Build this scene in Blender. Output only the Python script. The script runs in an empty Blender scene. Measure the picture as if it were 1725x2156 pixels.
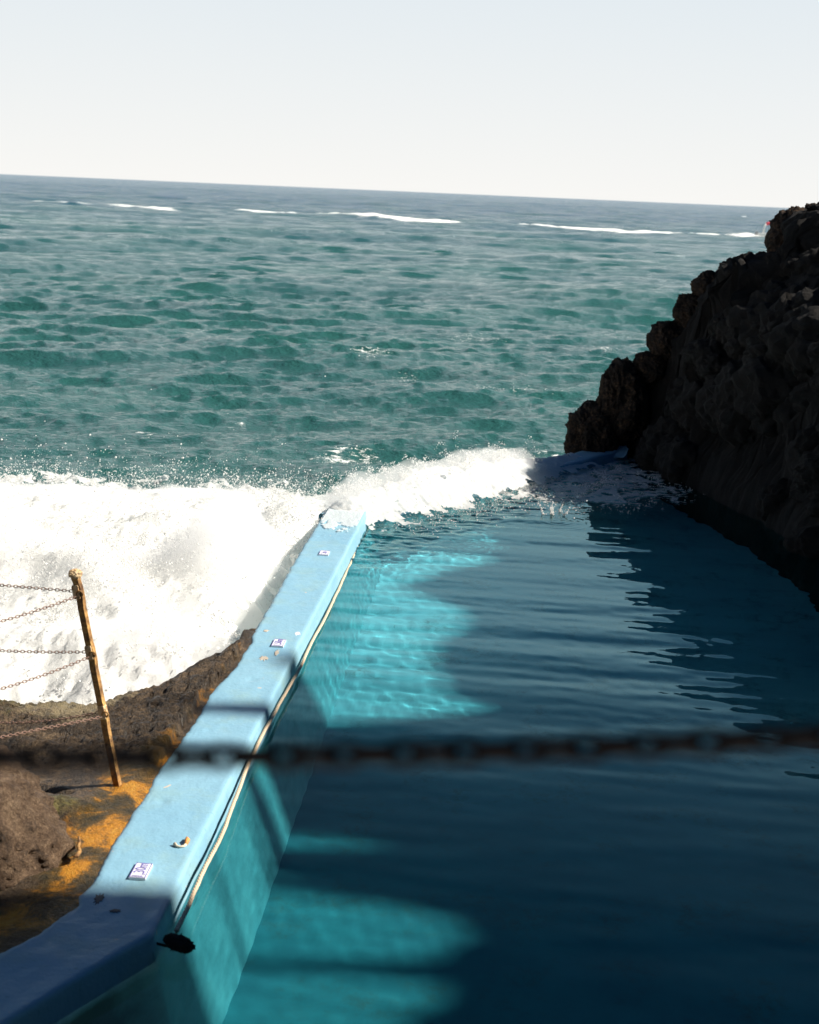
import bpy, math, random
import numpy as np
from mathutils import Vector, Matrix
random.seed(7); RNG = np.random.default_rng(11)
S = bpy.context.scene; COL = S.collection
R = math.radians
# ------------------------------------------------------------------ frame of reference
# z = 0 is the top of the blue pool wall, y runs out to sea, the photographer stands at (0, 0, 3.3)
FPX, TILT, ROLL, EYE = 2994.0, R(12.69), R(2.46), 3.3
CF = np.array([0, math.cos(TILT), -math.sin(TILT)])
_r = np.array([1.0, 0, 0]); _u = np.array([0, math.sin(TILT), math.cos(TILT)])
CR = _r*math.cos(ROLL) + _u*math.sin(ROLL); CU = -_r*math.sin(ROLL) + _u*math.cos(ROLL)
EYEP = np.array([0, 0, EYE])
def ray(px, py): return CF + (px-862.5)/FPX*CR + (1078-py)/FPX*CU
def at(px, py, z=0.0):            # point of a level plane seen in that direction
    d = ray(px, py); return EYEP + d*((z-EYE)/d[2])
def aty(px, py, Y):               # the same on an upright plane
    d = ray(px, py); return EYEP + d*(Y/d[1])
SUN_EL = 40.0
SEA, POOL, FLOOR = -1.0, -0.13, -1.38

# ------------------------------------------------------------------ numpy noise
_perm = RNG.permutation(256); _perm = np.concatenate([_perm, _perm, _perm])
_grad = RNG.normal(size=(256, 3)); _grad /= np.linalg.norm(_grad, axis=1)[:, None]
def perlin(x, y, z=0.0):
    x, y, z = np.broadcast_arrays(np.asarray(x, float), np.asarray(y, float), np.asarray(z, float))
    xi, yi, zi = np.floor(x).astype(int), np.floor(y).astype(int), np.floor(z).astype(int)
    xf, yf, zf = x-xi, y-yi, z-zi
    xi &= 255; yi &= 255; zi &= 255
    f = lambda t: t*t*t*(t*(t*6-15)+10)
    u, v, w = f(xf), f(yf), f(zf)
    def g(a, b, c):
        h = _grad[_perm[_perm[_perm[xi+a]+yi+b]+zi+c]]
        return h[..., 0]*(xf-a)+h[..., 1]*(yf-b)+h[..., 2]*(zf-c)
    l = lambda a, b, t: a+(b-a)*t
    return 1.6*l(l(l(g(0,0,0), g(1,0,0), u), l(g(0,1,0), g(1,1,0), u), v),
                 l(l(g(0,0,1), g(1,0,1), u), l(g(0,1,1), g(1,1,1), u), v), w)
def fbm(x, y, z=0.0, o=5, gain=0.5, ridged=False):
    s, a, f = 0.0, 1.0, 1.0
    for i in range(o):
        n = perlin(x*f+i*17.3, y*f+i*7.1, z*f+i*3.7)
        s = s + a*((1-2*np.abs(n)) if ridged else n); a *= gain; f *= 2.03
    return s
def sm(a, b, x): t = np.clip((np.asarray(x, float)-a)/(b-a), 0, 1); return t*t*(3-2*t)

# ------------------------------------------------------------------ objects
def tag(o, label=None, cat=None, group=None, kind=None):
    if label: o['label'] = label
    if cat: o['category'] = cat
    if group: o['group'] = group
    if kind: o['kind'] = kind
    return o
def link(name, me, m, parent=None, smooth=True):
    if m: me.materials.append(m)
    if smooth: me.polygons.foreach_set('use_smooth', np.ones(len(me.polygons), bool))
    me.update()
    o = bpy.data.objects.new(name, me); COL.objects.link(o)
    if parent: o.parent = parent
    return o
def mesh_np(name, V, Fc, attr=None):
    """V (n,3); Fc (m,k) with k = 3 or 4"""
    V = np.ascontiguousarray(V, np.float32); Fc = np.ascontiguousarray(Fc, np.int32)
    me = bpy.data.meshes.new(name); k = Fc.shape[1]
    me.vertices.add(len(V)); me.vertices.foreach_set('co', V.ravel())
    me.loops.add(Fc.size); me.loops.foreach_set('vertex_index', Fc.ravel())
    me.polygons.add(len(Fc)); me.polygons.foreach_set('loop_start', np.arange(0, Fc.size, k, dtype=np.int32))
    me.update(calc_edges=True)
    for nm, a in (attr or {}).items():
        at_ = me.attributes.new(nm, 'FLOAT', 'POINT'); at_.data.foreach_set('value', np.ascontiguousarray(a, np.float32))
    return me
def grid_faces(nr, nc, keep=None):
    i = np.arange(nr-1)[:, None]*nc + np.arange(nc-1)[None, :]
    f = np.stack([i, i+1, i+nc+1, i+nc], -1).reshape(-1, 4)
    return f if keep is None else f[keep.ravel()]
def compact(V, Fc, attr=None):
    u, inv = np.unique(Fc, return_inverse=True)
    return V[u], inv.reshape(Fc.shape), {k: a[u] for k, a in (attr or {}).items()}
def empty(name, loc=(0, 0, 0)):
    o = bpy.data.objects.new(name, None); o.location = loc; COL.objects.link(o); return o

class MB:                          # collects polygons of a part
    def __init__(s): s.v, s.f = [], []
    def add(s, v, f): n = len(s.v); s.v += [tuple(p) for p in v]; s.f += [tuple(i+n for i in q) for q in f]
    def box(s, c, d, M=None):
        v = [Vector((c[0]+sx*d[0]/2, c[1]+sy*d[1]/2, c[2]+sz*d[2]/2)) for sz in (-1, 1) for sy in (-1, 1) for sx in (-1, 1)]
        if M: v = [M @ p for p in v]
        s.add(v, [(0,2,3,1), (4,5,7,6), (0,1,5,4), (1,3,7,5), (3,2,6,7), (2,0,4,6)])
    def tube(s, pts, rad, n=8, closed=False, caps=True):
        pts = [Vector(p) for p in pts]; m = len(pts)
        rad = rad if hasattr(rad, '__len__') else [rad]*m
        ref = Vector((0.13, 0.21, 0.97)); rings = []
        for i, p in enumerate(pts):
            t = (pts[(i+1) % m]-pts[i-1]) if (closed or 0 < i < m-1) else (pts[min(i+1, m-1)]-pts[max(i-1, 0)])
            t.normalize()
            if abs(t.dot(ref)) > .97: ref = Vector((.97, .1, .2))
            a = ref-t*ref.dot(t); a.normalize(); b = t.cross(a); ref = a
            rings.append([p+(a*math.cos(2*math.pi*k/n)+b*math.sin(2*math.pi*k/n))*rad[i] for k in range(n)])
        f = []
        for i in range(m if closed else m-1):
            j = (i+1) % m
            f += [(i*n+k, i*n+(k+1) % n, j*n+(k+1) % n, j*n+k) for k in range(n)]
        if caps and not closed: f += [tuple(range(n))[::-1], tuple((m-1)*n+k for k in range(n))]
        s.add([q for r in rings for q in r], f)
    def loft(s, rings, caps=True):
        n = len(rings[0]); m = len(rings); f = []
        for i in range(m-1): f += [(i*n+k, i*n+(k+1) % n, (i+1)*n+(k+1) % n, (i+1)*n+k) for k in range(n)]
        if caps: f += [tuple(range(n))[::-1], tuple((m-1)*n+k for k in range(n))]
        s.add([q for r in rings for q in r], f)
    def mesh(s, name):
        me = bpy.data.meshes.new(name); me.from_pydata(s.v, [], s.f); me.update(); return me
    def build(s, name, m, parent=None, smooth=False): return link(name, s.mesh(name), m, parent, smooth)

def ico(sub):
    import bmesh
    bm = bmesh.new(); bmesh.ops.create_icosphere(bm, subdivisions=sub, radius=1)
    v = np.array([p.co[:] for p in bm.verts]); f = np.array([[q.index for q in p.verts] for p in bm.faces]); bm.free(); return v, f
ICO1, ICO5 = ico(1), ico(6)

# ------------------------------------------------------------------ materials
class NT:
    def __init__(s, name):
        s.m = bpy.data.materials.new(name); s.m.use_nodes = True; s.t = s.m.node_tree; s.t.nodes.clear()
        s.out = s.n('ShaderNodeOutputMaterial')
    def n(s, typ, **kw):
        o = s.t.nodes.new(typ)
        for k, v in kw.items():
            if k.startswith('i_'): o.inputs[k[2:].replace('_', ' ')].default_value = v
            else: setattr(o, k, v)
        return o
    def l(s, a, b): s.t.links.new(a, b)
    def pos(s, scale=(1, 1, 1), rot=(0, 0, 0)):
        g = s.n('ShaderNodeTexCoord'); mp = s.n('ShaderNodeMapping'); mp.inputs['Scale'].default_value = scale; mp.inputs['Rotation'].default_value = rot
        s.l(g.outputs['Object'], mp.inputs['Vector']); return mp.outputs[0]
    def noise(s, v, scale, detail=6, rough=.55, dist=0.0):
        o = s.n('ShaderNodeTexNoise'); o.inputs['Scale'].default_value = scale; o.inputs['Detail'].default_value = detail
        o.inputs['Roughness'].default_value = rough; o.inputs['Distortion'].default_value = dist; s.l(v, o.inputs['Vector']); return o.outputs['Fac']
    def ramp(s, fac, stops, interp='LINEAR'):
        o = s.n('ShaderNodeValToRGB'); e = o.color_ramp.elements; o.color_ramp.interpolation = interp
        while len(e) > 1: e.remove(e[-1])
        for i, (p, c) in enumerate(stops):
            q = e[0] if i == 0 else e.new(p)
            q.position = p; q.color = (*c, 1) if hasattr(c, '__len__') else (c, c, c, 1)
        s.l(fac, o.inputs[0]); return o.outputs[0]
    def mix(s, fac, a, b, mode='MIX'):
        o = s.n('ShaderNodeMix', data_type='RGBA', blend_type=mode)
        for i, v in ((0, fac), (6, a), (7, b)):
            if isinstance(v, (int, float)): o.inputs[i].default_value = v
            elif isinstance(v, tuple): o.inputs[i].default_value = (*v, 1)
            else: s.l(v, o.inputs[i])
        return o.outputs[2]
    def math(s, op, a, b=None, c=None):
        o = s.n('ShaderNodeMath', operation=op)
        for i, v in enumerate((a, b, c)):
            if v is None: continue
            if isinstance(v, (int, float)): o.inputs[i].default_value = v
            else: s.l(v, o.inputs[i])
        return o.outputs[0]
    def attr(s, name): return s.n('ShaderNodeAttribute', attribute_name=name).outputs['Fac']
    def bump(s, h, dist, strength=1.0, normal=None):
        o = s.n('ShaderNodeBump'); o.inputs['Distance'].default_value = dist; o.inputs['Strength'].default_value = strength if isinstance(strength, (int, float)) else 1.0
        if hasattr(strength, 'is_linked') or hasattr(strength, 'node'): s.l(strength, o.inputs['Strength'])
        s.l(h, o.inputs['Height'])
        if normal: s.l(normal, o.inputs['Normal'])
        return o.outputs[0]
    def pbr(s, col, rough=.6, normal=None, **kw):
        o = s.n('ShaderNodeBsdfPrincipled')
        for k, v in (('Base Color', col), ('Roughness', rough)):
            if isinstance(v, tuple): o.inputs[k].default_value = (*v, 1)
            elif isinstance(v, (int, float)): o.inputs[k].default_value = v
            else: s.l(v, o.inputs[k])
        for k, v in kw.items(): o.inputs[k.replace('_', ' ')].default_value = v
        if normal: s.l(normal, o.inputs['Normal'])
        return o
    def done(s, sh): s.l(sh.outputs[0] if hasattr(sh, 'outputs') else sh, s.out.inputs['Surface']); return s.m

def m_wall():
    t = NT('painted_concrete'); p = t.pos()
    big = t.noise(p, 1.3, 4); fine = t.noise(p, 34, 6); mid = t.noise(p, 7, 6)
    col = t.ramp(big, [(.3, (.200, .395, .53)), (.7, (.240, .435, .55))])
    col = t.mix(t.ramp(t.noise(p, 3.1, 8, .65), [(.50, 0.), (.75, .7)]), col, (.26, .41, .40))      # faint algae bloom
    sx = t.noise(t.pos((9, 26, 9)), 1.6, 5, .6)
    col = t.mix(t.ramp(sx, [(.635, 0.), (.70, .7)]), col, (.13, .27, .33))                        # scratches, dark flecks
    col = t.mix(t.ramp(t.noise(p, 11, 3, .5, .6), [(.735, 0.), (.75, 1.)]), col, (.60, .50, .40)) # chips down to the render
    col = t.mix(t.ramp(t.noise(p, 5.3, 3, .5, .4), [(.755, 0.), (.77, .8)]), col, (.18, .20, .19))
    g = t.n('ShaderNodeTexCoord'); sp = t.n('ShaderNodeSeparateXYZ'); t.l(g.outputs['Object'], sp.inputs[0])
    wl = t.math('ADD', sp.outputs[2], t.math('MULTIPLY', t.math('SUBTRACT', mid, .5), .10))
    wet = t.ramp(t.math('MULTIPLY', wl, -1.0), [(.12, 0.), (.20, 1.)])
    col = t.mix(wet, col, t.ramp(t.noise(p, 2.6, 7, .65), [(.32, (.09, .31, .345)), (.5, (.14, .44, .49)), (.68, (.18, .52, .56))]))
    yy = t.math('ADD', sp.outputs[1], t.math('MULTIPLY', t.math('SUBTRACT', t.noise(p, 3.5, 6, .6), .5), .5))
    corner_shade = t.ramp(t.math('MULTIPLY', yy, .1), [(.55, .95), (.592, 0.)])                             # shade of the bent corner painted in, below the water line
    col = t.mix(t.math('MULTIPLY', corner_shade, wet), col, (.022, .055, .055))
    h = t.math('ADD', t.math('MULTIPLY', mid, .6), t.math('MULTIPLY', fine, .35))
    return t.done(t.pbr(col, t.ramp(mid, [(.3, .35), (.7, .65)]), t.bump(h, .012, .7), Specular_IOR_Level=.35))
def m_floor():
    t = NT('pool_floor_paint'); p = t.pos()
    g = t.n('ShaderNodeTexCoord'); sp = t.n('ShaderNodeSeparateXYZ'); t.l(g.outputs['Object'], sp.inputs[0])
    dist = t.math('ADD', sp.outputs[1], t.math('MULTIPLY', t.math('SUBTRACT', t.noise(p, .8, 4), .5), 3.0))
    near = t.ramp(t.math('MULTIPLY', dist, 1/20), [(.42, 1.), (.60, 0.)])        # floor colour darker towards the near end
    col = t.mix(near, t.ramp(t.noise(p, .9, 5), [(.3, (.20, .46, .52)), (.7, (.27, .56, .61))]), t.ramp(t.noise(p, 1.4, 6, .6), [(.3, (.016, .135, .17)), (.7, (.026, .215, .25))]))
    stain = t.math('MULTIPLY', t.ramp(t.noise(p, 2.2, 8, .7), [(.5, 0.), (.68, 1.)]), t.ramp(t.noise(p, 17, 5, .7), [(.4, .1), (.62, 1.)]))
    col = t.mix(t.math('MULTIPLY', stain, .8), col, (.045, .09, .075))
    col = t.mix(t.ramp(t.noise(p, 40, 3, .6), [(.66, 0.), (.73, .6)]), col, (.05, .17, .16))
    return t.done(t.pbr(col, .8))
def m_poolwater():
    t = NT('pool_water')
    g = t.n('ShaderNodeBsdfGlass'); g.inputs['IOR'].default_value = 1.333; g.inputs['Roughness'].default_value = 0
    g.inputs['Color'].default_value = (.58, .92, .96, 1)
    return t.done(g)
def m_sea():
    t = NT('sea_water'); p = t.pos()
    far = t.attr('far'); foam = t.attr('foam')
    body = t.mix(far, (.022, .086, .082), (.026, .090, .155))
    body = t.mix(t.ramp(t.noise(p, .09, 3), [(.4, 0.), (.7, .6)]), body, (.022, .106, .090))
    rough = t.math('ADD', t.math('MULTIPLY', far, .12), .05)
    rip = t.noise(t.pos((1, 1.6, 1)), 6.5, 4, .6)
    nrm = t.bump(rip, .07, 1.0)
    nrm = t.bump(t.noise(t.pos((.5, 1, 1)), .45, 6, .65), 2.2, far, nrm)
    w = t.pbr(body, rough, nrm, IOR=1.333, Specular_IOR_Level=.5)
    fb = t.pbr((.90, .90, .87), .7)
    lace = t.noise(t.pos((1, 1.7, 1)), 6.0, 9, .72, .8)
    fm = t.ramp(t.math('ADD', foam, t.math('MULTIPLY', t.math('SUBTRACT', lace, .5), 2.1)), [(.50, 0.), (.66, 1.)])
    mx = t.n('ShaderNodeMixShader'); t.l(fm, mx.inputs[0]); t.l(w.outputs[0], mx.inputs[1]); t.l(fb.outputs[0], mx.inputs[2])
    return t.done(mx)
def m_foam(name='foam_white', col=(.95, .95, .94)):
    t = NT(name); p = t.pos()
    d = t.pbr(col, .55, t.bump(t.noise(p, 30, 8, .7), .03, .5), Specular_IOR_Level=.3)
    tr = t.n('ShaderNodeBsdfTranslucent'); tr.inputs['Color'].default_value = (.95, .95, .93, 1)
    mx = t.n('ShaderNodeMixShader'); mx.inputs[0].default_value = .5; t.l(d.outputs[0], mx.inputs[1]); t.l(tr.outputs[0], mx.inputs[2])
    return t.done(mx)
def m_rock(name, dark, mid, light, extra=None, scale=1.0, rough=.75, rough_lo=None):
    t = NT(name); p = t.pos()
    a = t.noise(p, 2.4*scale, 9, .68); b = t.noise(p, 15*scale, 8, .7); c = t.noise(p, 60*scale, 5, .65)
    f = t.math('ADD', t.math('MULTIPLY', a, .5), t.math('MULTIPLY', b, .5))
    col = t.ramp(f, [(.36, dark), (.5, mid), (.64, light)])
    col = t.mix(t.ramp(c, [(.35, .6), (.55, 0.)]), col, dark)
    if extra: col = extra(t, p, col)
    h = t.math('ADD', t.math('MULTIPLY', b, .8), t.math('MULTIPLY', c, .4))
    rr = rough if rough_lo is None else t.ramp(b, [(.35, rough_lo), (.65, rough)])
    return t.done(t.pbr(col, rr, t.bump(h, .05, 1.0), Specular_IOR_Level=.4))
def ledge_extra(t, p, col):
    al = t.attr('algae'); n = t.noise(p, 5, 8, .68, .4)
    k = t.ramp(t.math('ADD', al, t.math('MULTIPLY', t.math('SUBTRACT', n, .5), 1.1)), [(.36, 0.), (.62, 1.)])
    al_col = t.ramp(t.noise(p, 3.3, 7, .7, .6), [(.40, (.035, .03, .012)), (.50, (.15, .085, .016)), (.58, (.72, .29, .012)), (.72, (.80, .42, .05))])
    col = t.mix(t.math('MULTIPLY', k, .93), col, al_col)
    ms = t.attr('moss'); m2 = t.ramp(t.math('ADD', ms, t.math('MULTIPLY', t.math('SUBTRACT', t.noise(p, 9, 6, .7), .5), 1.2)), [(.42, 0.), (.7, .8)])
    col = t.mix(m2, col, t.ramp(t.noise(p, 30, 4, .7), [(.4, (.05, .045, .012)), (.6, (.20, .17, .05))]))
    sa = t.attr('salt'); s2 = t.ramp(t.math('ADD', sa, t.math('MULTIPLY', t.math('SUBTRACT', t.noise(t.pos((3, 9, 3)), 3, 7, .7), .5), 1.3)), [(.5, 0.), (.75, .6)])
    return t.mix(s2, col, (.44, .36, .22))
def m_rust(name='rusty_iron', a=(.10, .045, .018), b=(.42, .25, .09), c=(.55, .38, .16)):
    t = NT(name); p = t.pos()
    f = t.noise(p, 14, 8, .7)
    col = t.ramp(f, [(.35, a), (.52, b), (.7, c)])
    col = t.mix(t.ramp(t.noise(p, 45, 4), [(.55, 0.), (.7, .7)]), col, (.05, .025, .015))
    return t.done(t.pbr(col, .75, t.bump(t.noise(p, 90, 4), .004, .8)))
def m_flat(name, col, rough=.6, bump=0.0, scale=30, var=.25, **kw):
    t = NT(name); p = t.pos(); n = t.noise(p, scale, 6, .65)
    c = t.mix(t.ramp(n, [(.35, 0.), (.65, 1.)]), tuple(x*(1-var) for x in col), tuple(min(1, x*(1+var*.4)) for x in col))
    return t.done(t.pbr(c, rough, t.bump(n, bump, 1.0) if bump else None, **kw))

M = dict(
    wall=m_wall(), floor=m_floor(), water=m_poolwater(), sea=m_sea(), foam=m_foam(), 
    ledge=m_rock('wet_volcanic_rock', (.010, .008, .006), (.075, .050, .030), (.25, .17, .10), ledge_extra, 1.3, .7, .25),
    boulder=m_rock('brown_pitted_rock', (.035, .020, .012), (.20, .125, .075), (.42, .29, .18), None, 3.0, .8, .45),
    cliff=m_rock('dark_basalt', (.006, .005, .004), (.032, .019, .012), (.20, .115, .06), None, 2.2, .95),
    cliffdark=m_rock('shaded_basalt', (.003, .0027, .0027), (.006, .0048, .0042), (.018, .011, .0075), None, 2.2, .95),  # darkened copy of the basalt, shade of the cliff face put into its colour
    rust=m_rust('rusty_iron', (.07, .03, .012), (.36, .19, .06), (.62, .40, .13)), rustpale=m_rust('rusty_pale_iron', (.34, .17, .07), (.66, .47, .26), (.80, .66, .45)),
    chain=m_rust('chain_iron', (.09, .05, .035), (.27, .16, .12), (.38, .25, .20)),
    chaindark=m_rust('dark_chain_iron', (.010, .007, .006), (.03, .016, .011), (.06, .03, .018)),
    rope=m_flat('pale_rope', (.78, .60, .42), .85, .004, 160, .3), frayed=m_flat('frayed_rope', (.035, .032, .03), .95, .02, 60, .4),
    tile=m_flat('glazed_tile', (.80, .79, .83), .25, 0, 25, .06), ink=m_flat('tile_blue_glaze', (.15, .13, .44), .35, 0, 40, .15),
    shell=m_flat('pale_scrap', (.82, .70, .52), .6, .003, 40, .25), shelltip=m_flat('orange_scrap', (.70, .30, .08), .6, .003, 40, .35),
    hull=m_flat('boat_gelcoat', (.72, .72, .70), .3, 0, 5, .08), motor=m_flat('motor_grey', (.30, .31, .32), .4, 0, 5, .1),
    seat=m_flat('boat_dark', (.05, .05, .06), .6, 0, 5, .1), flag=m_flat('red_flag', (.75, .05, .08), .7, 0, 5, .1),
    render=m_flat('bare_render', (.55, .47, .38), .9, .004, 60, .2),
)
# ================================================================== setting: the pool wall lines (top edge, world metres)
def W2(px): return np.array([at(*p)[:2] for p in px])
OUT_PX = [(692,1068),(663,1113),(637,1154),(598,1221),(566,1279),(537,1326),(526,1355),(488,1414),(440,1462),(422,1501),(388,1546),(371,1570),(336,1622),(307,1670),(266,1731),(237,1778),(215,1819),(195,1859)]
INN_PX = [(768,1085),(740,1145),(699,1223),(673,1276),(637,1346),(601,1419),(565,1488),(550,1513),(522,1564),(496,1618),(447,1721),(396,1831),(375,1863),(319,1967)]
o_, i_ = W2(OUT_PX), W2(INN_PX)
pf = np.polyfit(i_[:, 1], i_[:, 0], 2)
def xi_(Y): return np.polyval(pf, Y)
def xo_(Y):
    Y = np.asarray(Y, float)
    k = np.argsort(o_[:, 1]); a = np.interp(Y, o_[k, 1], o_[k, 0])
    hi = o_[k[-1]]; lo = o_[k[0]]
    a = np.where(Y > hi[1], hi[0]+(Y-hi[1])*.085, a); return np.where(Y < lo[1], lo[0]+(Y-lo[1])*.25, a)
YB = at(319, 1967)[1]                                     # the wall bends here
# end wall: sea-side line and pool-side line
E0, E1 = np.array([-.86, 14.67]), np.array([2.62, 19.30])
ED = (E1-E0)/np.linalg.norm(E1-E0); EN = np.array([ED[1], -ED[0]]); EL = float(np.linalg.norm(E1-E0))   # EN points into the pool
def end_coord(x, y): return (x-E0[0])*ED[0]+(y-E0[1])*ED[1], (x-E0[0])*EN[0]+(y-E0[1])*EN[1]

# ---- pool waves
PW = []
rg = np.random.default_rng(5)
for k in range(30):
    lam = .22*(.95/.22)**rg.random(); th = rg.normal(R(86), R(8)); s = .0088*(.6+.8*rg.random())
    PW.append((lam, th, s*lam/(2*math.pi), rg.random()*6.28))
for k in range(22):
    lam = .10*(.30/.10)**rg.random(); th = rg.random()*6.28; PW.append((lam, th, .0055*lam/(2*math.pi), rg.random()*6.28))
RINGS = [(at(1172, 1098, POOL)[:2], .0042, .075, .45), (at(1108, 1088, POOL)[:2], .0035, .06, .3), (at(1075, 1082, POOL)[:2], .0025, .06, .25), (at(1235, 1078, POOL)[:2], .002, .08, .35)]
def pool_z(x, y):
    z = 0*x
    for lam, th, a, ph in PW:
        q = 2*math.pi/lam; z = z+a*np.sin(q*(x*math.cos(th)+y*math.sin(th))+ph)
    s, n = end_coord(x, y)
    z = z*(.32+.72*sm(7, 13, y))*(.75+.5*perlin(x*.5, y*.35))
    c = 1-sm(.3, 2.0, n); z = z+c*(.016*fbm(x*5, y*5, 1.3, 4)+.010*perlin(x*14, y*14))
    for (cx, cy), a, lam, rad in RINGS:
        r = np.hypot(x-cx, y-cy); z = z+a*np.cos(6.283*r/lam)*np.exp(-(r/rad)**2*2.5)
    return POOL+z

# ================================================================== pool wall
def build_pool_wall():
    Ys = np.arange(14.66, YB+.001, -.03)
    so, si = [], []
    for Y in Ys:
        xi = xi_(Y); t = (Y-YB)/(14.66-YB); Yo = YB+.32*(1-sm(0, .25, t))+t*(14.67-YB-.32*(1-sm(0, .25, t)))
        so.append((float(xo_(Yo)), Yo)); si.append((xi, Y-.34*t*0))
    ob = W2([(165,1905),(84,1959),(0,2006)]); ib = W2([(160,2062),(19,2151)])
    oc = np.vstack([so[-1], ob, ob[-1]+(ob[-1]-ob[-2])*3.2]); ic = np.vstack([si[-1], ib, ib[-1]+(ib[-1]-ib[-2])*2.4])
    def res(c, n):
        d = np.r_[0, np.cumsum(np.linalg.norm(np.diff(c, axis=0), axis=1))]; q = np.linspace(0, d[-1], n)
        return np.stack([np.interp(q, d, c[:, 0]), np.interp(q, d, c[:, 1])], 1)
    so = np.vstack([so, res(oc, 70)[1:]]); si = np.vstack([si, res(ic, 70)[1:]])
    n = len(so); us = np.linspace(0, 1, 22)
    prof = []
    for i in range(n):
        o, q = so[i].copy(), si[i].copy(); d = (o-q)/np.linalg.norm(o-q)
        w = perlin(o[0]*7, o[1]*7, 2.)*.012+perlin(o[0]*25, o[1]*25, 5.)*.007; o = o+d*w
        e = perlin(q[0]*6, q[1]*6, 9.)*.004+perlin(q[0]*2, q[1]*2, 4.)*.004; q = q+d*e
        row = [(*(o+d*.10), -1.7), (*(o+d*.03), -.35), (*(o+d*.012), -.035), (*o, -.008)]
        for u in us[1:-1]: row.append((*(o+(q+d*.02-o)*u), 0.0))
        row += [(*(q+d*.018), -.001), (*(q+d*.005), -.008), (*q, -.024)]
        for z in np.linspace(-.05, -1.5, 24): row.append((*(q-d*(.17*(-z-.02))), z))
        prof.append(row)
    P = np.array(prof, float); x, y = P[..., 0], P[..., 1]
    P[..., 2] += (fbm(x*2.2, y*2.2, 3., 3)*.0035+fbm(x*11, y*11, 6., 3)*.0022)*(P[..., 2] > -.2)
    pit = fbm(x*4.5, y*4.5, 8., 3); P[..., 2] -= .008*sm(.75, .95, pit)*(P[..., 2] > -.03)
    nr, nc = P.shape[:2]
    me = mesh_np('pool_wall', P.reshape(-1, 3), grid_faces(nr, nc)[:, ::-1])
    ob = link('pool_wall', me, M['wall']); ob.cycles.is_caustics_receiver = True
    tag(ob, 'long light blue painted concrete pool edge with depth tiles, running out to the sea', 'wall')
    return ob
pool_wall = build_pool_wall()
def face_text(txt, size, m, parent, Mx, name):
    cu = bpy.data.curves.new('lettering', 'FONT'); cu.body = txt; cu.size = size; cu.align_x = 'CENTER'; cu.align_y = 'CENTER'; cu.extrude = .0008; cu.resolution_u = 4
    tmp = bpy.data.objects.new('lettering', cu); COL.objects.link(tmp)
    dg = bpy.context.evaluated_depsgraph_get(); me = bpy.data.meshes.new_from_object(tmp.evaluated_get(dg)); bpy.data.objects.remove(tmp)
    me.transform(Mx); return link(name, me, m, parent, False)
def depth_tile(px, py, txt, size, lx, ly, label):
    c = at(px, py, 0.0); ang = R(3.0)
    base = Matrix.Translation((c[0], c[1], .006)) @ Matrix.Rotation(R(90)-ang, 4, 'Z')
    b = MB(); b.box((0, 0, 0), (lx, ly, .012)); me = b.mesh('depth_tile'); me.transform(base)
    t = link('depth_tile', me, M['tile'], pool_wall, False); t['label'] = label
    b = MB(); e = .0028; z = .0068
    for sx, sy, dx, dy in ((0, 1, lx-.004, e), (0, -1, lx-.004, e), (1, 0, e, ly-.004-2*e), (-1, 0, e, ly-.004-2*e)):
        b.box((sx*(lx/2-.002-e/2), sy*(ly/2-.002-e/2), z), (dx, dy, .0016))
    me = b.mesh('border'); me.transform(base); link('border', me, M['ink'], t, False)
    face_text(txt, size, M['ink'], t, base @ Matrix.Translation((0, 0, .0072)) @ Matrix.Diagonal((1.0, 1.25, 1, 1)), 'lettering')
depth_tile(297, 1837, '1,30m', .062, .155, .082, 'white tile lettered 1,30m in blue')
depth_tile(587, 1356, '1,50m', .062, .165, .088, 'white tile lettered 1,50m in blue')
depth_tile(683, 1166, '2m', .062, .155, .088, 'small far white tile with blue lettering')
def chip(px, py, sx, sy, m, label, seed):
    c = at(px, py, 0.0); b = MB(); n = 18; rr = [1+.3*math.sin(3*k+seed)+.22*random.uniform(-1, 1) for k in range(n)]
    ring = lambda z, q: [(c[0]+sx*q*rr[k]*math.cos(6.283*k/n), c[1]+sy*q*rr[k]*math.sin(6.283*k/n), z) for k in range(n)]
    b.loft([ring(-.006, 1), ring(.0015, 1), ring(.0025, .8)]); o = b.build('bare_patch', m, pool_wall); o['label'] = label
chip(626, 1334, .020, .045, M['tile'], 'white bare patch in the blue paint', 1)
chip(583, 1374, .014, .06, M['render'], 'tan flake below the second depth tile', 2)
chip(556, 1386, .03, .045, M['render'], 'tan worn spot near the outer edge', 3)
chip(703, 1113, .012, .04, M['tile'], 'pale worn spot at the far end', 4)
chip(560, 1328, .018, .025, M['render'], 'small tan worn spot', 5)
chip(208, 1893, .02, .05, M['seat'], 'dark worn hollow in the shaded blue paint', 6)
chip(243, 1918, .022, .016, M['seat'], 'dark rust-stained hollow in the shaded blue paint', 7)
# little curved scrap lying on the wall
c = at(382, 1783, 0); b = MB(); pts = []
for (px, py, z, r) in ((368, 1781, .012, .010), (373, 1785, .010, .006), (380, 1786, .009, .005), (388, 1785, .010, .006), (393, 1781, .014, .009)):
    q = at(px, py, 0); pts.append(((q[0], q[1], z), r))
from itertools import chain as _ch
b.tube([p for p, r in pts], [r for p, r in pts], 10); scrap = b.build('dried_scrap', M['shell'], None, True)
tag(scrap, 'small curved white scrap with an orange tip lying on the blue wall', 'scrap')
b = MB(); q0, q1 = at(392, 1783, 0), at(394, 1768, 0)
b.tube([(q0[0], q0[1], .014), ((q0[0]+q1[0])/2+.004, (q0[1]+q1[1])/2, .018), (q1[0], q1[1], .012)], [.008, .014, .006], 10); b.build('tip', M['shelltip'], scrap, True)

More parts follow.
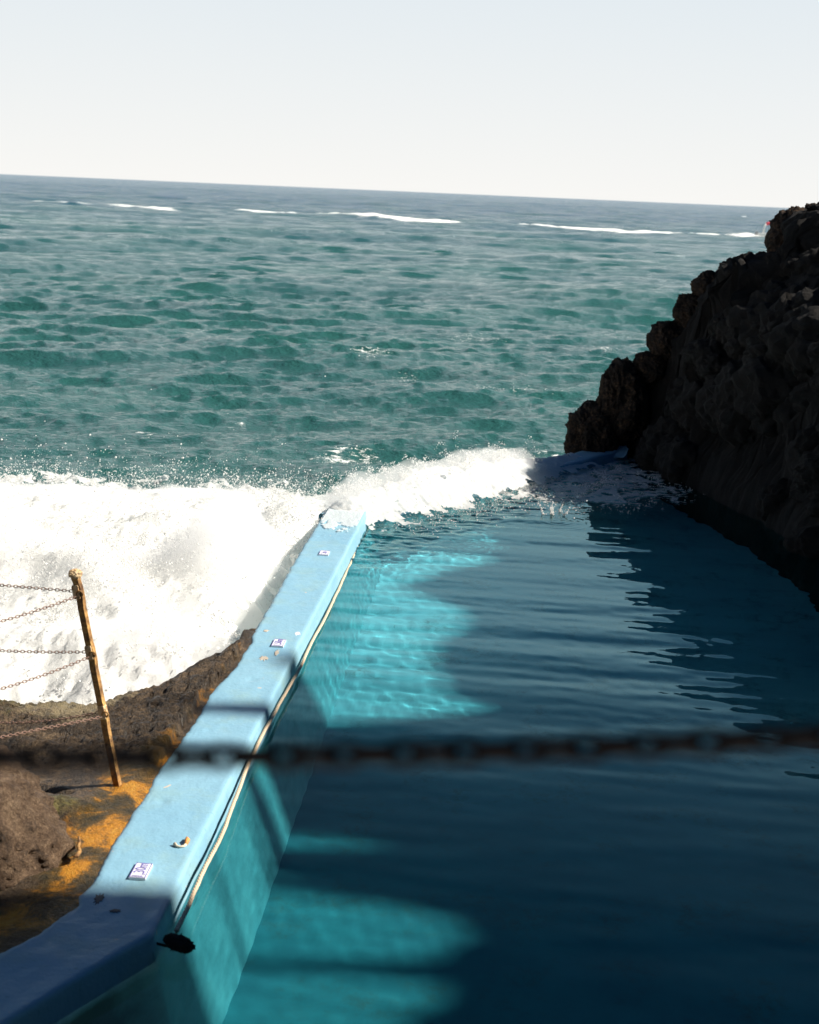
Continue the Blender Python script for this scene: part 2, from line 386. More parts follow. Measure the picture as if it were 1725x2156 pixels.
# ---- end wall
def build_end_wall():
    n = 150; ss = np.linspace(-.15, EL, n); rows = []
    for s in ss:
        o = E0+ED*s; w = .36+.05*perlin(s*1.3, 0, 0); row = [(*(o-EN*.06), -1.8), (*(o-EN*.015), -.3), (*o, -.02)]
        for u in np.linspace(.05, .95, 8): row.append((*(o+EN*w*u), .012*float(perlin(s*2, u*2, 3.))))
        row += [(*(o+EN*w), -.02), (*(o+EN*(w+.03)), -.2), (*(o+EN*(w+.15)), -1.5)]
        rows.append(row)
    P = np.array(rows, float); lift = sm(EL-.45, EL, ss)[:, None]*(P[..., 2] > -.05)
    P[..., 2] += lift*.06-.03*(1-sm(EL-1.6, EL-.6, ss))[:, None]*(P[..., 2] > -.05)
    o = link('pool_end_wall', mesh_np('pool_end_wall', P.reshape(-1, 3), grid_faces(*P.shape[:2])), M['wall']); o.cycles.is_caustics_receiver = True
    tag(o, 'low light blue wall across the far end of the pool, awash with foam and ending under the rock', 'wall')
    # painted apron flaring up onto the rock
    lo = [(1236,962,18.75),(1256,960,18.8),(1272,963,18.8),(1290,965,18.8),(1304,964,18.85)]
    hi = [(1258,949,19.05),(1277,938,19.1),(1292,929,19.15),(1311,934,19.1),(1323,946,19.0)]
    lo = np.array([aty(*p) for p in lo]); hi = np.array([aty(*p) for p in hi]); q = np.linspace(0, 4, 24)
    ip = lambda A: np.stack([np.interp(q, range(5), A[:, k]) for k in range(3)], 1)
    lo, hi = ip(lo), ip(hi); u = np.linspace(0, 1, 14)[:, None, None]
    G = lo[None]*(1-u)+hi[None]*u; G[..., 1] -= .10*np.sin(np.pi*u[..., 0]); G[..., 2] -= .02*np.sin(np.pi*u[..., 0])
    G = G+.008*fbm(G[..., 0]*6, G[..., 2]*6, 2., 3)[..., None]
    B = G.copy(); B[..., 1] += .3; B[..., 2] -= .12
    n1 = G.shape[0]*G.shape[1]; f1 = grid_faces(*G.shape[:2]); f2 = f1[:, ::-1]+n1
    nr, nc = G.shape[:2]; rim = [k for k in range(nc)]+[r*nc+nc-1 for r in range(1, nr)]+[(nr-1)*nc+k for k in range(nc-2, -1, -1)]+[r*nc for r in range(nr-2, 0, -1)]
    fr = np.array([[rim[k], rim[(k+1) % len(rim)], rim[(k+1) % len(rim)]+n1, rim[k]+n1] for k in range(len(rim))])
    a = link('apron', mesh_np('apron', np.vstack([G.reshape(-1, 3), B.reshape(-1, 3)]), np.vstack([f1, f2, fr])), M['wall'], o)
    a['label'] = 'curved painted end sweeping up the dark rock'
    return o
end_wall = build_end_wall()

# ---- pool floor and water
gx, gy = np.meshgrid(np.linspace(-3.2, 7, 60), np.linspace(2.3, 20.2, 110))
P = np.stack([gx, gy, FLOOR+.015*fbm(gx*.7, gy*.7, 0., 3)], -1)
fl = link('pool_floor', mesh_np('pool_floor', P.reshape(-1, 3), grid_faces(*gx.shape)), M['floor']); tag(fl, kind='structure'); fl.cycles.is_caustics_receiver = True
gx, gy = np.meshgrid(np.arange(-3.4, 6.6, .027), np.arange(2.6, 19.6, .027))
s, n = end_coord(gx, gy)
left = np.where(gy > YB, xi_(gy)-.06, -1.13+(gy-YB)*.60)
ok = (gx > left) & (n > .2) & (gx < 6.5)
P = np.stack([gx, gy, pool_z(gx, gy)], -1); ok = ok[:-1, :-1] & ok[1:, 1:] & ok[1:, :-1] & ok[:-1, 1:]
V, Fc, _ = compact(P.reshape(-1, 3), grid_faces(*gx.shape, ok))
pw = link('pool_water', mesh_np('pool_water', V, Fc), M['water']); tag(pw, kind='structure'); pw.cycles.is_caustics_caster = True

# ================================================================== sea
def build_sea():
    Y = np.r_[np.exp(np.arange(math.log(8.7), math.log(900), .0032)), np.exp(np.arange(math.log(900), math.log(40000), .015)), 45000]
    T = np.r_[np.linspace(-1.4, -.36, 90)[:-1], np.arange(-.36, .36, .00095), np.linspace(.36, 1.4, 90)]
    gt, gy = np.meshgrid(T, Y); gx = gt*gy
    x0, y0 = gx.ravel(), gy.ravel(); X, Yv, Z = x0.copy(), y0.copy(), np.zeros_like(x0)
    res = .0032*y0; g = np.random.default_rng(3)
    gust = .85+.38*perlin(x0*.06, y0*.035, 5.)+.22*perlin(x0*.25, y0*.16, 8.)
    lost = np.zeros_like(x0)
    for k in range(84):
        lam = .24*(6/.24)**((k+g.random())/84); th = g.normal(R(-85), R(26)); st = .030*(1.55 if lam < .8 else 1.25 if lam < 2.2 else .8)*(.7+.6*g.random())
        q = 2*math.pi/lam; a = st/q; ph = g.random()*6.283; c, s_ = math.cos(th), math.sin(th)
        w = np.clip((lam/res-2.0)/2.0, 0, 1); lost += (1-w)*st*st*.5
        m = w > 0; aa = a*w[m]*gust[m]; pa = q*(x0[m]*c+y0[m]*s_)+ph; sn = np.sin(pa)
        Z[m] += aa*np.cos(pa); X[m] -= 1.2*c*aa*sn; Yv[m] -= 1.2*s_*aa*sn
    for k in range(16):
        lam = 8*(34/8)**((k+g.random())/16); th = g.normal(R(-85), R(26)); q = 2*math.pi/lam; a = .022/q*(.7+.6*g.random())
        Z += a*np.cos(q*(x0*math.cos(th)+y0*math.sin(th))+g.random()*6.28)*sm(14, 60, y0)
    crest = Z.copy()
    wk = [np.array([at(*p, SEA)[:2] for p in q]) for q in ([(55,424),(110,428),(185,432)], [(228,432),(290,437),(350,443)], [(515,446),(600,450)], [(615,451),(730,457),(860,465),(1000,471),(1100,478),(1220,486),(1300,489)], [(1340,492),(1420,495),(1480,496),(1540,499),(1580,502)])]
    foam = np.zeros_like(x0)
    far_ = (y0 > 120) & (y0 < 400)
    for wi, L in enumerate(wk):
        d = np.full(far_.sum(), 1e9); qx, qy = x0[far_], y0[far_]
        for a, b in zip(L[:-1], L[1:]):
            t = np.clip(((qx-a[0])*(b[0]-a[0])+(qy-a[1])*(b[1]-a[1]))/((b-a)@(b-a)), 0, 1)
            d = np.minimum(d, np.hypot(qx-a[0]-t*(b[0]-a[0]), qy-a[1]-t*(b[1]-a[1])))
        wd = (2.0, 2.6, 2.0, 2.4, 3.6)[wi]; k = np.exp(-(d/wd)**2)*((.60, .72, .80, .98, 1.05)[wi]+.24*perlin(qx*.5, qy*.15, 3.)+.10*perlin(qx*.09, qy*.1, 6.)); hgt = (.12, .18, .30, .42, .55)[wi]
        foam[far_] = np.maximum(foam[far_], k*1.05); Z[far_] += hgt*np.exp(-(d/2.6)**2)*(.6+.8*np.abs(perlin(qx*.35, qy*.2, 1.)))
    # patches of broken foam drifting inshore
    for px, py, rx, ry, s_ in ((785,757,.9,1.6,.46),(860,795,.6,1.2,.42),(1042,822,.7,1.2,.40),(1120,825,1.1,1.0,.40),(1265,738,.9,1.6,.42),(1300,695,1.4,2.2,.36),(990,705,1.8,2.2,.36),(715,962,.55,1.2,.52),(770,955,.4,.8,.45),(1150,955,.5,.6,.45),(1060,948,.8,.6,.45),(300,915,.3,.6,.4),(500,890,.3,.5,.38),(1480,600,2.,3,.3),(1417,540,1.6,3,.55),(430,690,.6,1.6,.4)):
        c = at(px, py, SEA); foam = np.maximum(foam, s_*np.exp(-((x0-c[0])/rx)**2-((y0-c[1])/ry)**2))
    foam = np.maximum(foam, .30*sm(.17, .30, crest)*sm(25, 120, y0))
    caps = perlin(x0*.05, y0*.02, 12.)*perlin(x0*.3, y0*.05, 14.); foam = np.maximum(foam, .66*sm(.33, .5, caps)*sm(.03, .16, crest)*sm(60, 130, y0))
    shore = (1-sm(15.5, 21.5, y0+.5*perlin(x0*.8, y0*.8)))*(x0 < .3); foam = np.maximum(foam, shore)
    # swell heaping up against the pool
    Z += .28*np.exp(-((y0-18.3-.25*x0)/1.5)**2)*(1-sm(-.4, 1.4, x0))+.18*np.exp(-((x0+.9)/1.0)**2-((y0-21)/1.1)**2)
    Vv = np.stack([X, Yv, Z+SEA], -1)
    s, n = end_coord(gx, gy); bad = ((n > -.02) & (gx > xo_(gy)-.02)) | ((gy < 14.7) & (gx > xo_(np.minimum(gy, 14.6))+.05)) | (gx > 6+.2*gy)*(gy < 19)
    ok = ~bad; ok = ok[:-1, :-1] & ok[1:, 1:] & ok[1:, :-1] & ok[:-1, 1:]
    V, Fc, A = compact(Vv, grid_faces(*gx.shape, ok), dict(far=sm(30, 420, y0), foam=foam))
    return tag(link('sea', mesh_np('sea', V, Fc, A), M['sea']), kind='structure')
build_sea()

# ================================================================== rocks
def displaced(name, c, rad, m, seed, amp=.22, freq=1.6, cut=None, rot=0.0, parent=None, sq=1.0):
    v, f = ICO5; d = v.copy()
    d = np.sign(d)*np.abs(d)**sq; d /= np.linalg.norm(d, axis=1)[:, None]**.5
    q = v*freq+seed*3.1
    h = 1+amp*fbm(q[:, 0], q[:, 1], q[:, 2], 3)+amp*.55*fbm(q[:, 0]*2.3, q[:, 1]*2.3, q[:, 2]*2.3, 5, .58, True)-amp*.3
    p = d*h[:, None]*np.array(rad); ca, sa = math.cos(rot), math.sin(rot)
    p = np.stack([p[:, 0]*ca-p[:, 1]*sa, p[:, 0]*sa+p[:, 1]*ca, p[:, 2]], 1)
    o = link(name, mesh_np(name, p, f), m, parent); o.location = c; return o

# ---- ledge on the left
EDGE = np.array([at(*p, -.10)[:2] for p in [(-260,1475),(-120,1480),(0,1480),(100,1483),(200,1487),(250,1474),(340,1440),(405,1415),(470,1390),(505,1364),(530,1335)]])
def build_ledge():
    gx, gy = np.meshgrid(np.arange(-6.5, -.95, .016), np.arange(3.2, 11.2, .02))
    xo = xo_(gy); ye = np.interp(gx, EDGE[:, 0], EDGE[:, 1]); ye = np.where(gx < EDGE[0, 0], EDGE[0, 1]-.1*(EDGE[0, 0]-gx), ye)
    ye = ye+.05*perlin(gx*3, gy*0, 4.)+.03*perlin(gx*9, gy*0, 2.)
    d = gy-ye
    z = -.008-.05*sm(.05, .5, xo-gx)+.06*fbm(gx*.8, gy*.8, 2., 3)*sm(.05, .5, xo-gx)
    z += .16*sm(.5, 2.6, xo-gx)*sm(7.2, 6.0, gy)
    # flaky strata lying along the shelf
    st = fbm(gx*2.2, gy*6.5, 3., 5, .6, True); band = sm(7.45, 8.0, gy+.25*perlin(gx, gy, 6.))
    z += (.026*st+.022*fbm(gx*10, gy*18, 7., 4, .6, True))*band+.010*fbm(gx*7, gy*7, 1., 4)*(1-band)*sm(.02, .5, xo-gx)
    # crack and the mossy hump beside it
    hump = np.exp(-((gx+1.93)/.24)**2-((gy-7.05-.2*gx-.40)/.15)**2); z += hump*(.075+.03*fbm(gx*16, gy*16, 3., 3))
    cr = np.abs(gy-(7.43-.18*(gx+2.2)+.06*np.sin(gx*5)))/.035; z -= .06*np.exp(-cr**2)*(gx < -1.8)
    z = z-.55*sm(-.35, .25, d)*(d < 9)*np.clip(d+.35, 0, .3)/.3*0-np.where(d > -.45, ((d+.45)**2)*.55, 0)-np.where(d > .05, (d-.05)*2.2, 0)
    z = np.maximum(z, -1.8); z = np.minimum(z, np.where(xo-gx < .04, -.006, 9))
    near = np.maximum(0, 1-(xo-gx-.02)/.34); wide = np.maximum(0, 1-(xo-gx)/.85)
    algae = np.clip(.75*near+.55*wide*(1-sm(7.5, 8.1, gy)), 0, 1)*(1-.55*sm(7.6, 8.4, gy)); algae = np.maximum(algae, .30*wide)
    moss = np.maximum(hump*1.1, .55*sm(-.75, -.15, d)*sm(-1.7, -2.2, gx)); salt = np.exp(-((gx+2.1)/.45)**2-((d+.25)/.30)**2)*1.0+.35*np.exp(-((d+1.0)/.35)**2)
    P = np.stack([gx, gy, z], -1); ok = (gx < xo+.04); ok = ok[:-1, :-1] & ok[1:, 1:]
    V, Fc, A = compact(P.reshape(-1, 3), grid_faces(*gx.shape, ok), dict(algae=algae.ravel(), moss=moss.ravel(), salt=salt.ravel()))
    return tag(link('rock_ledge', mesh_np('rock_ledge', V, Fc, A), M['ledge']), kind='structure')
build_ledge()
bo = displaced('boulder', (-2.30, 6.78, -.08), (.68, .50, .50), M['boulder'], 4, .13, 1.3, rot=R(-38))
tag(bo, 'large brown pitted boulder at the lower left, half in shadow beside the orange-stained rock', 'boulder')
b = MB(); pr = [at(*p, .03) for p in ((166,1762),(168,1772),(165,1783),(168,1792),(163,1801),(155,1803))]
b.tube([tuple(p) for p in pr], [.006, .009, .008, .011, .011, .006], 8); o = b.build('iron_stub', M['rust'], None, True); tag(o, 'short pale crooked stub sticking up beside the brown boulder', 'stub')

# ---- outcrop on the right, its skyline climbing away from the sea
SIL = [(1150,1010),(1196,958),(1206,930),(1224,893),(1240,880),(1272,868),(1285,835),(1330,785),(1352,765),(1378,748),(1400,728),(1425,690),(1445,655),(1470,625),(1490,605),(1520,580),(1550,562),(1600,560),(1622,552),(1630,500),(1646,476),(1680,464),(1725,452),(1800,425),(1900,395),(2100,330),(2400,240),(2900,120)]
Y0 = 19.25
_s = np.array([aty(px, py, Y0) for px, py in SIL]); SIL_T, SIL_E = _s[:, 0]/Y0, (_s[:, 2]-EYE)/Y0
FOOT = np.array([(2.02,18.98),(2.4,19.32),(2.72,19.5),(2.98,19.3),(3.30,17.73),(3.88,15.43),(4.10,13.79),(4.06,12.57),(4.1,11.0)])
def build_cliff():
    gx, gy = np.meshgrid(np.arange(1.9, 10.5, .036), np.arange(11.0, 22.0, .036))
    d = np.full(gx.shape, 1e9)
    for a, b_ in zip(FOOT[:-1], FOOT[1:]):
        t = np.clip(((gx-a[0])*(b_[0]-a[0])+(gy-a[1])*(b_[1]-a[1]))/((b_-a)@(b_-a)), 0, 1); d = np.minimum(d, np.hypot(gx-a[0]-t*(b_[0]-a[0]), gy-a[1]-t*(b_[1]-a[1])))
    xf = np.interp(gy, FOOT[::-1, 1], FOOT[::-1, 0]); yf = np.interp(gx, FOOT[:4, 0], FOOT[:4, 1])
    ins = np.where(gx < 2.98, gy > yf, gx > xf); d = np.where(ins, d, -d)
    d = d+.22*fbm(gx*1.1, gy*1.1, 4., 4)*sm(0, .6, d)+.05*perlin(gx*5, gy*5, 2.)
    face = np.where(d < 0, -.25+14*d, -.25+np.interp(gy, [17.4, 18.7], [3.6, 9.0])*d)+.25*fbm(gx*1.6, gy*1.6, 1., 5, .55, True)*sm(0, .5, d)
    lim = EYE+np.interp(gx/gy, SIL_T, SIL_E)*gy; lim = np.where(gy > Y0, EYE+np.interp(gx/Y0, SIL_T, SIL_E)*Y0-(gy-Y0)*1.3, lim)
    cap = (gx-2.15)*math.tan(R(SUN_EL))-.13+np.maximum(0, gy-15.5)*.22+np.maximum(0, gy-17.5)*2; lim = np.minimum(lim, cap); lim = lim+.05*fbm(gx*3, gy*3, 9., 4, .6, True)-.03
    z = np.minimum(face, lim); z = np.maximum(z, -1.6)
    P = np.stack([gx+.16*fbm(gx*1.6, gy*1.6, z*2.2, 4, .55, True)*sm(.0, .5, z), gy+.12*fbm(gx*1.6, gy*1.6, z*2.2+9, 4)*sm(0, .5, z)*sm(19.2, 18.6, gy), z+.07*fbm(gx*3.1, gy*3.1, 6., 4, .6, True)*sm(.1, .6, z)], -1)
    # rubble bedded in the face
    V, q = P.reshape(-1, 3), grid_faces(*gx.shape); T_ = [np.vstack([q[:, :3], q[:, [0, 2, 3]]])]; VV = [V]; rn = np.random.default_rng(31); iv, if_ = ico(4)
    cand = np.where((z > -.1) & (z < 3.4) & (gy > 11.8) & (gy < 18.6) & (gx/gy < .30))
    for k in rn.integers(0, len(cand[0]), 150):
        c_ = P[cand[0][k], cand[1][k]]; rad = rn.uniform(.16, .42)*np.array([rn.uniform(.7, 1.2), rn.uniform(.7, 1.2), rn.uniform(.6, 1.0)]); qn = iv*1.7+rn.uniform(0, 50, 3)
        hh = 1+.22*fbm(qn[:, 0], qn[:, 1], qn[:, 2], 4)+.12*fbm(qn[:, 0]*2.3, qn[:, 1]*2.3, qn[:, 2]*2.3, 3, .6, True)
        if c_[2]+rad[2] > EYE+np.interp((c_[0]-rad[0])/c_[1], SIL_T, SIL_E)*c_[1]-.05: continue
        T_.append(if_+sum(len(v) for v in VV)); VV.append(iv*hh[:, None]*rad+c_+np.array([.35*rad[0], 0, -.2*rad[2]]))
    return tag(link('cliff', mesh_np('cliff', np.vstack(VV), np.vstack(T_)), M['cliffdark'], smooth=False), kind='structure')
build_cliff()
BOULD = [  # px, py, half width, half height (in the photo), label
 (1246,922,46,62,'wedge-shaped dark rock at the seaward tip, right behind the end of the pool wall'),
 (1312,850,44,80,'tall dark block with a frayed upper edge, second rock up from the water'),
 (1368,772,30,28,'squat dark rock wedged below the upright stone on the skyline'),
 (1404,718,31,35,'upright rounded dark stone standing out on the skyline against the sea'),
 (1456,656,30,32,'round dark boulder jutting left just above the upright stone'),
 (1496,606,30,29,'dark boulder with a rough brown upper edge midway up the skyline'),
 (1538,574,21,22,'small sunlit brown rock left of the smooth dome on the skyline'),
 (1574,563,26,24,'smooth dark dome-shaped boulder high on the skyline'),
 (1604,553,14,20,'small pointed rock between the dome and the tall head rock'),
 (1678,506,50,56,'tall head rock at the top right with a sunlit brown crown, hiding the boat'),
 (1722,462,28,30,'topmost sunlit brown rock at the right edge on the horizon')]
for k, (px, py, hw, hh, lab) in enumerate(BOULD):
    yy = 19.15-.25*(k > 8); c = aty(px, py, yy); sc = yy/(FPX*math.cos(TILT))*1.02
    o = displaced('boulder', tuple(c), (hw*sc*1.06, hw*sc*1.1, hh*sc*1.02), M['cliff'], k+7, .17, 1.7, rot=k*.7 if hw < 32 and abs(hw-hh) < 8 else 0, sq=.8)
    tag(o, lab, 'rock', 'rocks along the skyline of the right-hand cliff')

# ---- unseen ridge added right of the view, its skyline shaped to shade the pool
LY = [(2.5,-9),(6.20,-9),(6.25,1.0),(6.45,.9),(6.62,1.15),(6.78,1.1),(6.815,.2),(6.85,-1.05),(6.89,-1.05),(6.93,.3),(6.98,1.1),(7.2,1.3),(7.40,1.2),(7.50,.9),(7.58,.3),(7.66,-.8),(7.71,-.7),(7.74,.25),(7.79,.15),(7.83,-.85),(7.90,-.85),(7.92,-2.0),(8.02,-2.0),(8.05,-.85),(8.07,-.75),(8.14,.55),(8.18,.85),(8.24,.6),(8.31,-.8),(8.55,-.9),(8.58,-2.0),(8.74,-1.5),(8.82,-.9),(9.2,-.85),(9.5,-.9),(9.55,-1.05),(9.85,-1.05),(10.0,.1),(10.15,.9),(10.3,1.35),(10.5,1.55),(10.7,1.2),(11.0,1.25),(11.4,1.1),(11.8,1.15),(12.2,1.35),(12.6,1.45),(13.1,1.2),(13.5,.8),(13.8,1.0),(14.4,1.6),(15.2,2.0),(16.2,2.5),(17.0,2.6),(17.6,2.6)]
XR = 11.0
def build_blockers():
    Ys = np.unique(np.r_[np.arange(-6, 6, .2), np.arange(6, 10.8, .02), np.arange(10.8, 17.6, .06)])
    Xs = np.r_[np.linspace(0, 1, 26)]
    L = np.interp(Ys, [p[0] for p in LY], [p[1] for p in LY]); L = L+(.14*perlin(Ys*2.3, 3.)+.05*perlin(Ys*6, 7.))*(L > -.5); zr = POOL+(XR-L)*math.tan(R(SUN_EL))
    rows = []
    for y, z in zip(Ys, zr):
        xf = max(3.95, .295*y+.25); xs = np.r_[xf+(XR-xf)*Xs, XR+np.array([.15, .6, 1.5, 3, 6])]
        f = np.r_[Xs**1.15, 1.0, .93, .85, .7, .3]; zz = -.4+(z+.4)*f; zz[:26] = np.maximum(zz[:26], np.minimum(-.4+(xs[:26]-xf)*6, (xs[:26]-1.9)*math.tan(R(SUN_EL))-.5))
        nz = .35*fbm(xs*.9, np.full_like(xs, y)*.9, 3., 4)*np.r_[np.minimum(1, np.minimum(Xs*3, (1-Xs)*2.2)), 0, .3, .6, 1, 1]
        rows.append(np.stack([xs, y+.10*np.clip((POOL+(XR+1.1)*math.tan(R(SUN_EL))-zz-nz)/.84, -4, 4)*0+.0*xs, zz+nz], 1))
    P = np.array(rows)
    o = link('shade_ridge', mesh_np('shade_ridge', P.reshape(-1, 3), grid_faces(*P.shape[:2])), M['cliffdark'], smooth=False); tag(o, kind='structure')
    gx, gz = np.meshgrid(np.linspace(-14, 14, 90), np.linspace(-1.5, 18, 50))  # unseen wall added behind the viewer to cut the sky light
    P = np.stack([gx, -3.2-.15*gz+.4*fbm(gx*.6, gz*.6, 1., 4)-.0*gx, gz*(.75+.25*np.cos(gx*.25))], -1)
    tag(link('rear_blocker', mesh_np('rear_blocker', P.reshape(-1, 3), grid_faces(*gx.shape)), M['cliffdark']), kind='structure')
build_blockers()

# ================================================================== rope along the pool side
rope = empty('pool_rope', tuple(at(368, 1972, -.05))); tag(rope, 'pale rope strung along the inner side of the blue wall just above the water', 'rope')
RP = [(367,1970,-.05),(392,1918,-.04),(415,1863,-.045),(467,1758,-.05),(519,1618,-.055),(544,1564,-.06),(591,1477,-.07),(632,1406,-.085),(665,1334,-.10),(682,1308,-.105),(725,1214,-.125),(754,1152,-.145),(780,1116,-.19),(800,1085,-.24)]
ctr = np.array([at(*p) for p in RP]); dd = np.r_[0, np.cumsum(np.linalg.norm(np.diff(ctr, axis=0), axis=1))]; q = np.arange(0, dd[-1], .012)
cl = np.stack([np.interp(q, dd, ctr[:, k]) for k in range(3)], 1)
ker = np.ones(25)/25; cl = np.stack([np.convolve(np.pad(cl[:, k], 12, mode='edge'), ker, 'valid') for k in range(3)], 1)
cl[:, 0] += .004*perlin(q*2.2, 0, 0)+.0025*perlin(q*9, 3, 0); cl[:, 2] += .004*perlin(q*2.5, 7, 0)
b = MB()
for k in range(3):
    an = q*6.283/.085+k*2.094; b.tube([(x+.006*math.cos(a), y, z+.006*math.sin(a)) for (x, y, z), a in zip(cl, an)], .0066, 6)
me = b.mesh('strand'); me.transform(Matrix.Translation(-rope.location)); link('strand', me, M['rope'], rope)
# frayed knot at its near end, tied back to the wall
kc = np.array(at(377, 1986, -.06)); v, f = ICO5
axis = np.array([.86, -.25, -.30]); n_ = v/np.linalg.norm(v, axis=1)[:, None]
p = n_*(1+.18*fbm(n_[:, 0]*3, n_[:, 1]*3, n_[:, 2]*3, 5, .65)+.10*perlin(n_[:, 0]*14, n_[:, 1]*14, n_[:, 2]*14))[:, None]*np.array((.070, .045, .030))
kn = link('knot', mesh_np('knot', p, f), M['frayed'], rope); kn.location = Vector(kc)-rope.location; kn['label'] = 'dark frayed knot at the near end of the rope'; kn.rotation_euler = (0, R(18), 0)
b = MB(); wl = at(322, 1984, -.07); b.tube([tuple(np.array(wl)-rope.location), tuple((np.array(wl)*.5+kc*.5)+[0, 0, -.015]-rope.location), tuple(kc-rope.location)], [.006, .007, .010], 8)
b.build('tie', M['frayed'], rope, True)
b = MB(); rs = np.random.default_rng(2)
for k in range(70):
    u = rs.normal(size=3); u /= np.linalg.norm(u); st = u*np.array((.062, .045, .032)); en = st+u*rs.uniform(.004, .012)+rs.normal(size=3)*.004
    b.tube([st, (st+en)/2+rs.normal(size=3)*.003, en], [.0022, .0018, .0008], 4)
fr = b.build('fibres', M['frayed'], kn); 

# ================================================================== chain fence
POST_Y = float(at(250, 1662, -.04)[1])
def pz(px, py): p = aty(px, py, POST_Y); return Vector(p)
def square_ring(c, a, w, tw, ax): # square section ring across axis ax
    ax = ax.normalized(); s_ = ax.cross(Vector((0, 1, 0))).normalized(); t_ = ax.cross(s_)
    return [c+(s_*math.cos(tw+math.pi/4+k*math.pi/2)+t_*math.sin(tw+math.pi/4+k*math.pi/2))*(w*.7071) for k in range(4)]
PBASE, PTOP = pz(250, 1664), pz(160, 1212)
EYES = [pz(165, 1252), pz(192, 1379), pz(219, 1505)]
def make_post(loc):
    root = empty('fence_post', PBASE); ax = (PTOP-PBASE)
    rel = lambda p: p-PBASE
    b = MB(); rings = []; base_tw = R(-13)
    stops = [(-.04, .036, 0, 0), (.30, .036, 0, 0)]
    L = ax.length; ek = [((e-PBASE).dot(ax)/L)/L for e in EYES]
    for k in sorted(ek): stops += [(k-.06, .035, 0, 0), (k-.022, .037, .05, .003), (k+.028, .037, .05, .003), (k+.06, .035, 0, 0)]
    stops = sorted(stops)+[(.985, .038, 0, -.002), (1.0, .036, 0, -.004)]
    rings = [square_ring(rel(PBASE)+ax*s_+Vector((dx, 0, 0)), ax, w, base_tw+tw, ax) for s_, w, tw, dx in stops]
    b.loft(rings); sh = b.build('shaft', M['rust'], root)
    bv = sh.modifiers.new('bevel', 'BEVEL'); bv.width = .003; bv.segments = 2; bv.limit_method = 'ANGLE'
    hd = displaced('knob', tuple(rel(PTOP)+Vector((-.002, 0, .010))), (.034, .030, .026), M['rustpale'], 3, .16, 1.5, parent=root); hd['label'] = 'rusted knob folded over at the top'
    for e in EYES:
        b = MB(); c = rel(e)+Vector((.012, -.022, .012)); pts = [c+Vector((.017*math.cos(t), -.006*math.sin(t), .017*math.sin(t))) for t in np.linspace(0, 6.283, 21)[:-1]]
        b.tube(pts, .0052, 8, closed=True); b.build('ring', M['rust'], root, True)
        b = MB(); c = rel(e)+Vector((-.004, -.004, .02)); b.loft([square_ring(c+ax.normalized()*s_, ax, w, base_tw, ax) for s_, w in ((-.040, .034), (-.034, .0385), (.030, .0390), (.038, .034))]); b.build('collar', M['rustpale'], root)
    foot = displaced('footing', tuple(rel(PBASE)+Vector((.008, 0, -.008))), (.075, .055, .030), M['boulder'], 21, .3, 2., parent=root); foot['label'] = 'lumpy mortar with weed round the foot'
    root.location = loc; return root
post = make_post(PBASE)
tag(post, 'leaning square rusty iron post with three chain rings standing in orange-stained rock', 'fence post', 'chain fence posts')
def copy_tree(o, parent=None):
    c_ = o.copy(); COL.objects.link(c_); c_.parent = parent
    for ch in [x for x in bpy.data.objects if x.parent == o]: copy_tree(ch, c_)
    return c_
def make_link(wire, length, width):
    b = MB(); r, h = width/2-wire/2, length/2-width/2; pts = []
    for t in np.linspace(-90, 90, 9): pts.append((h+r*math.cos(R(t)), r*math.sin(R(t)), 0))
    for t in np.linspace(90, 270, 9): pts.append((-h+r*math.cos(R(t)), r*math.sin(R(t)), 0))
    b.tube(pts, wire/2, 8, closed=True); me = b.mesh('link'); me.polygons.foreach_set('use_smooth', np.ones(len(me.polygons), bool)); return me
LINK = make_link(.0046, .0300, .0175); LINK.materials.append(M['chain']); PITCH = .0300-2*.0046-.0004
LINKD = make_link(.0076, .0326, .0215); LINKD.materials.append(M['chaindark'])
def hang(name, A, B, sag, label, me=LINK, twist=.35, group='chains of the rusty fence'):
    A, B = Vector(A), Vector(B); root = empty(name, A); tag(root, label, 'chain', group)
    t = np.linspace(0, 1, 400); P = np.array([A.lerp(B, s_) for s_ in t]); P[:, 2] -= 4*sag*t*(1-t)
    d = np.r_[0, np.cumsum(np.linalg.norm(np.diff(P, axis=0), axis=1))]; n = int(d[-1]/PITCH)
    for i in range(n):
        c = Vector([np.interp((i+.5)*PITCH, d, P[:, k]) for k in range(3)]); e = Vector([np.interp((i+.5)*PITCH+.01, d, P[:, k]) for k in range(3)])
        x = (e-c).normalized(); z = x.cross(Vector((0, 1, 0))).normalized(); y = z.cross(x)
        rot = Matrix((x, y, z)).transposed().to_4x4() @ Matrix.Rotation((math.pi/2 if i % 2 else 0)+twist+.12*math.sin(i*1.7), 4, 'X')
        o = bpy.data.objects.new('link', me); COL.objects.link(o); o.parent = root; o.matrix_local = Matrix.Translation(c-A) @ rot
    return root
PA = Vector((-3.15, 7.75, -.06)); PB = Vector((-2.95, 6.05, .05))          # next posts of the fence, beyond the frame
E_off = [e-PBASE for e in EYES]
def sag_for(A, B, px, py):                                                 # slack that lets the chain cross the given direction
    A, B = Vector(A), Vector(B); best = (1e9, 0)
    for s_ in np.linspace(0, .5, 251):
        for t in np.linspace(.05, .95, 46):
            p = np.array(A.lerp(B, t)); p[2] -= 4*s_*t*(1-t); q_ = p-EYEP; w = q_@CF
            e = (862.5+FPX*(q_@CR)/w-px)**2+(1078-FPX*(q_@CU)/w-py)**2
            if e < best[0]: best = (e, s_)
    return best[1]
names = [('upper', 0, 1226, 1308), ('middle', 1, 1370, 1450), ('lowest', 2, 1521, 1545)]
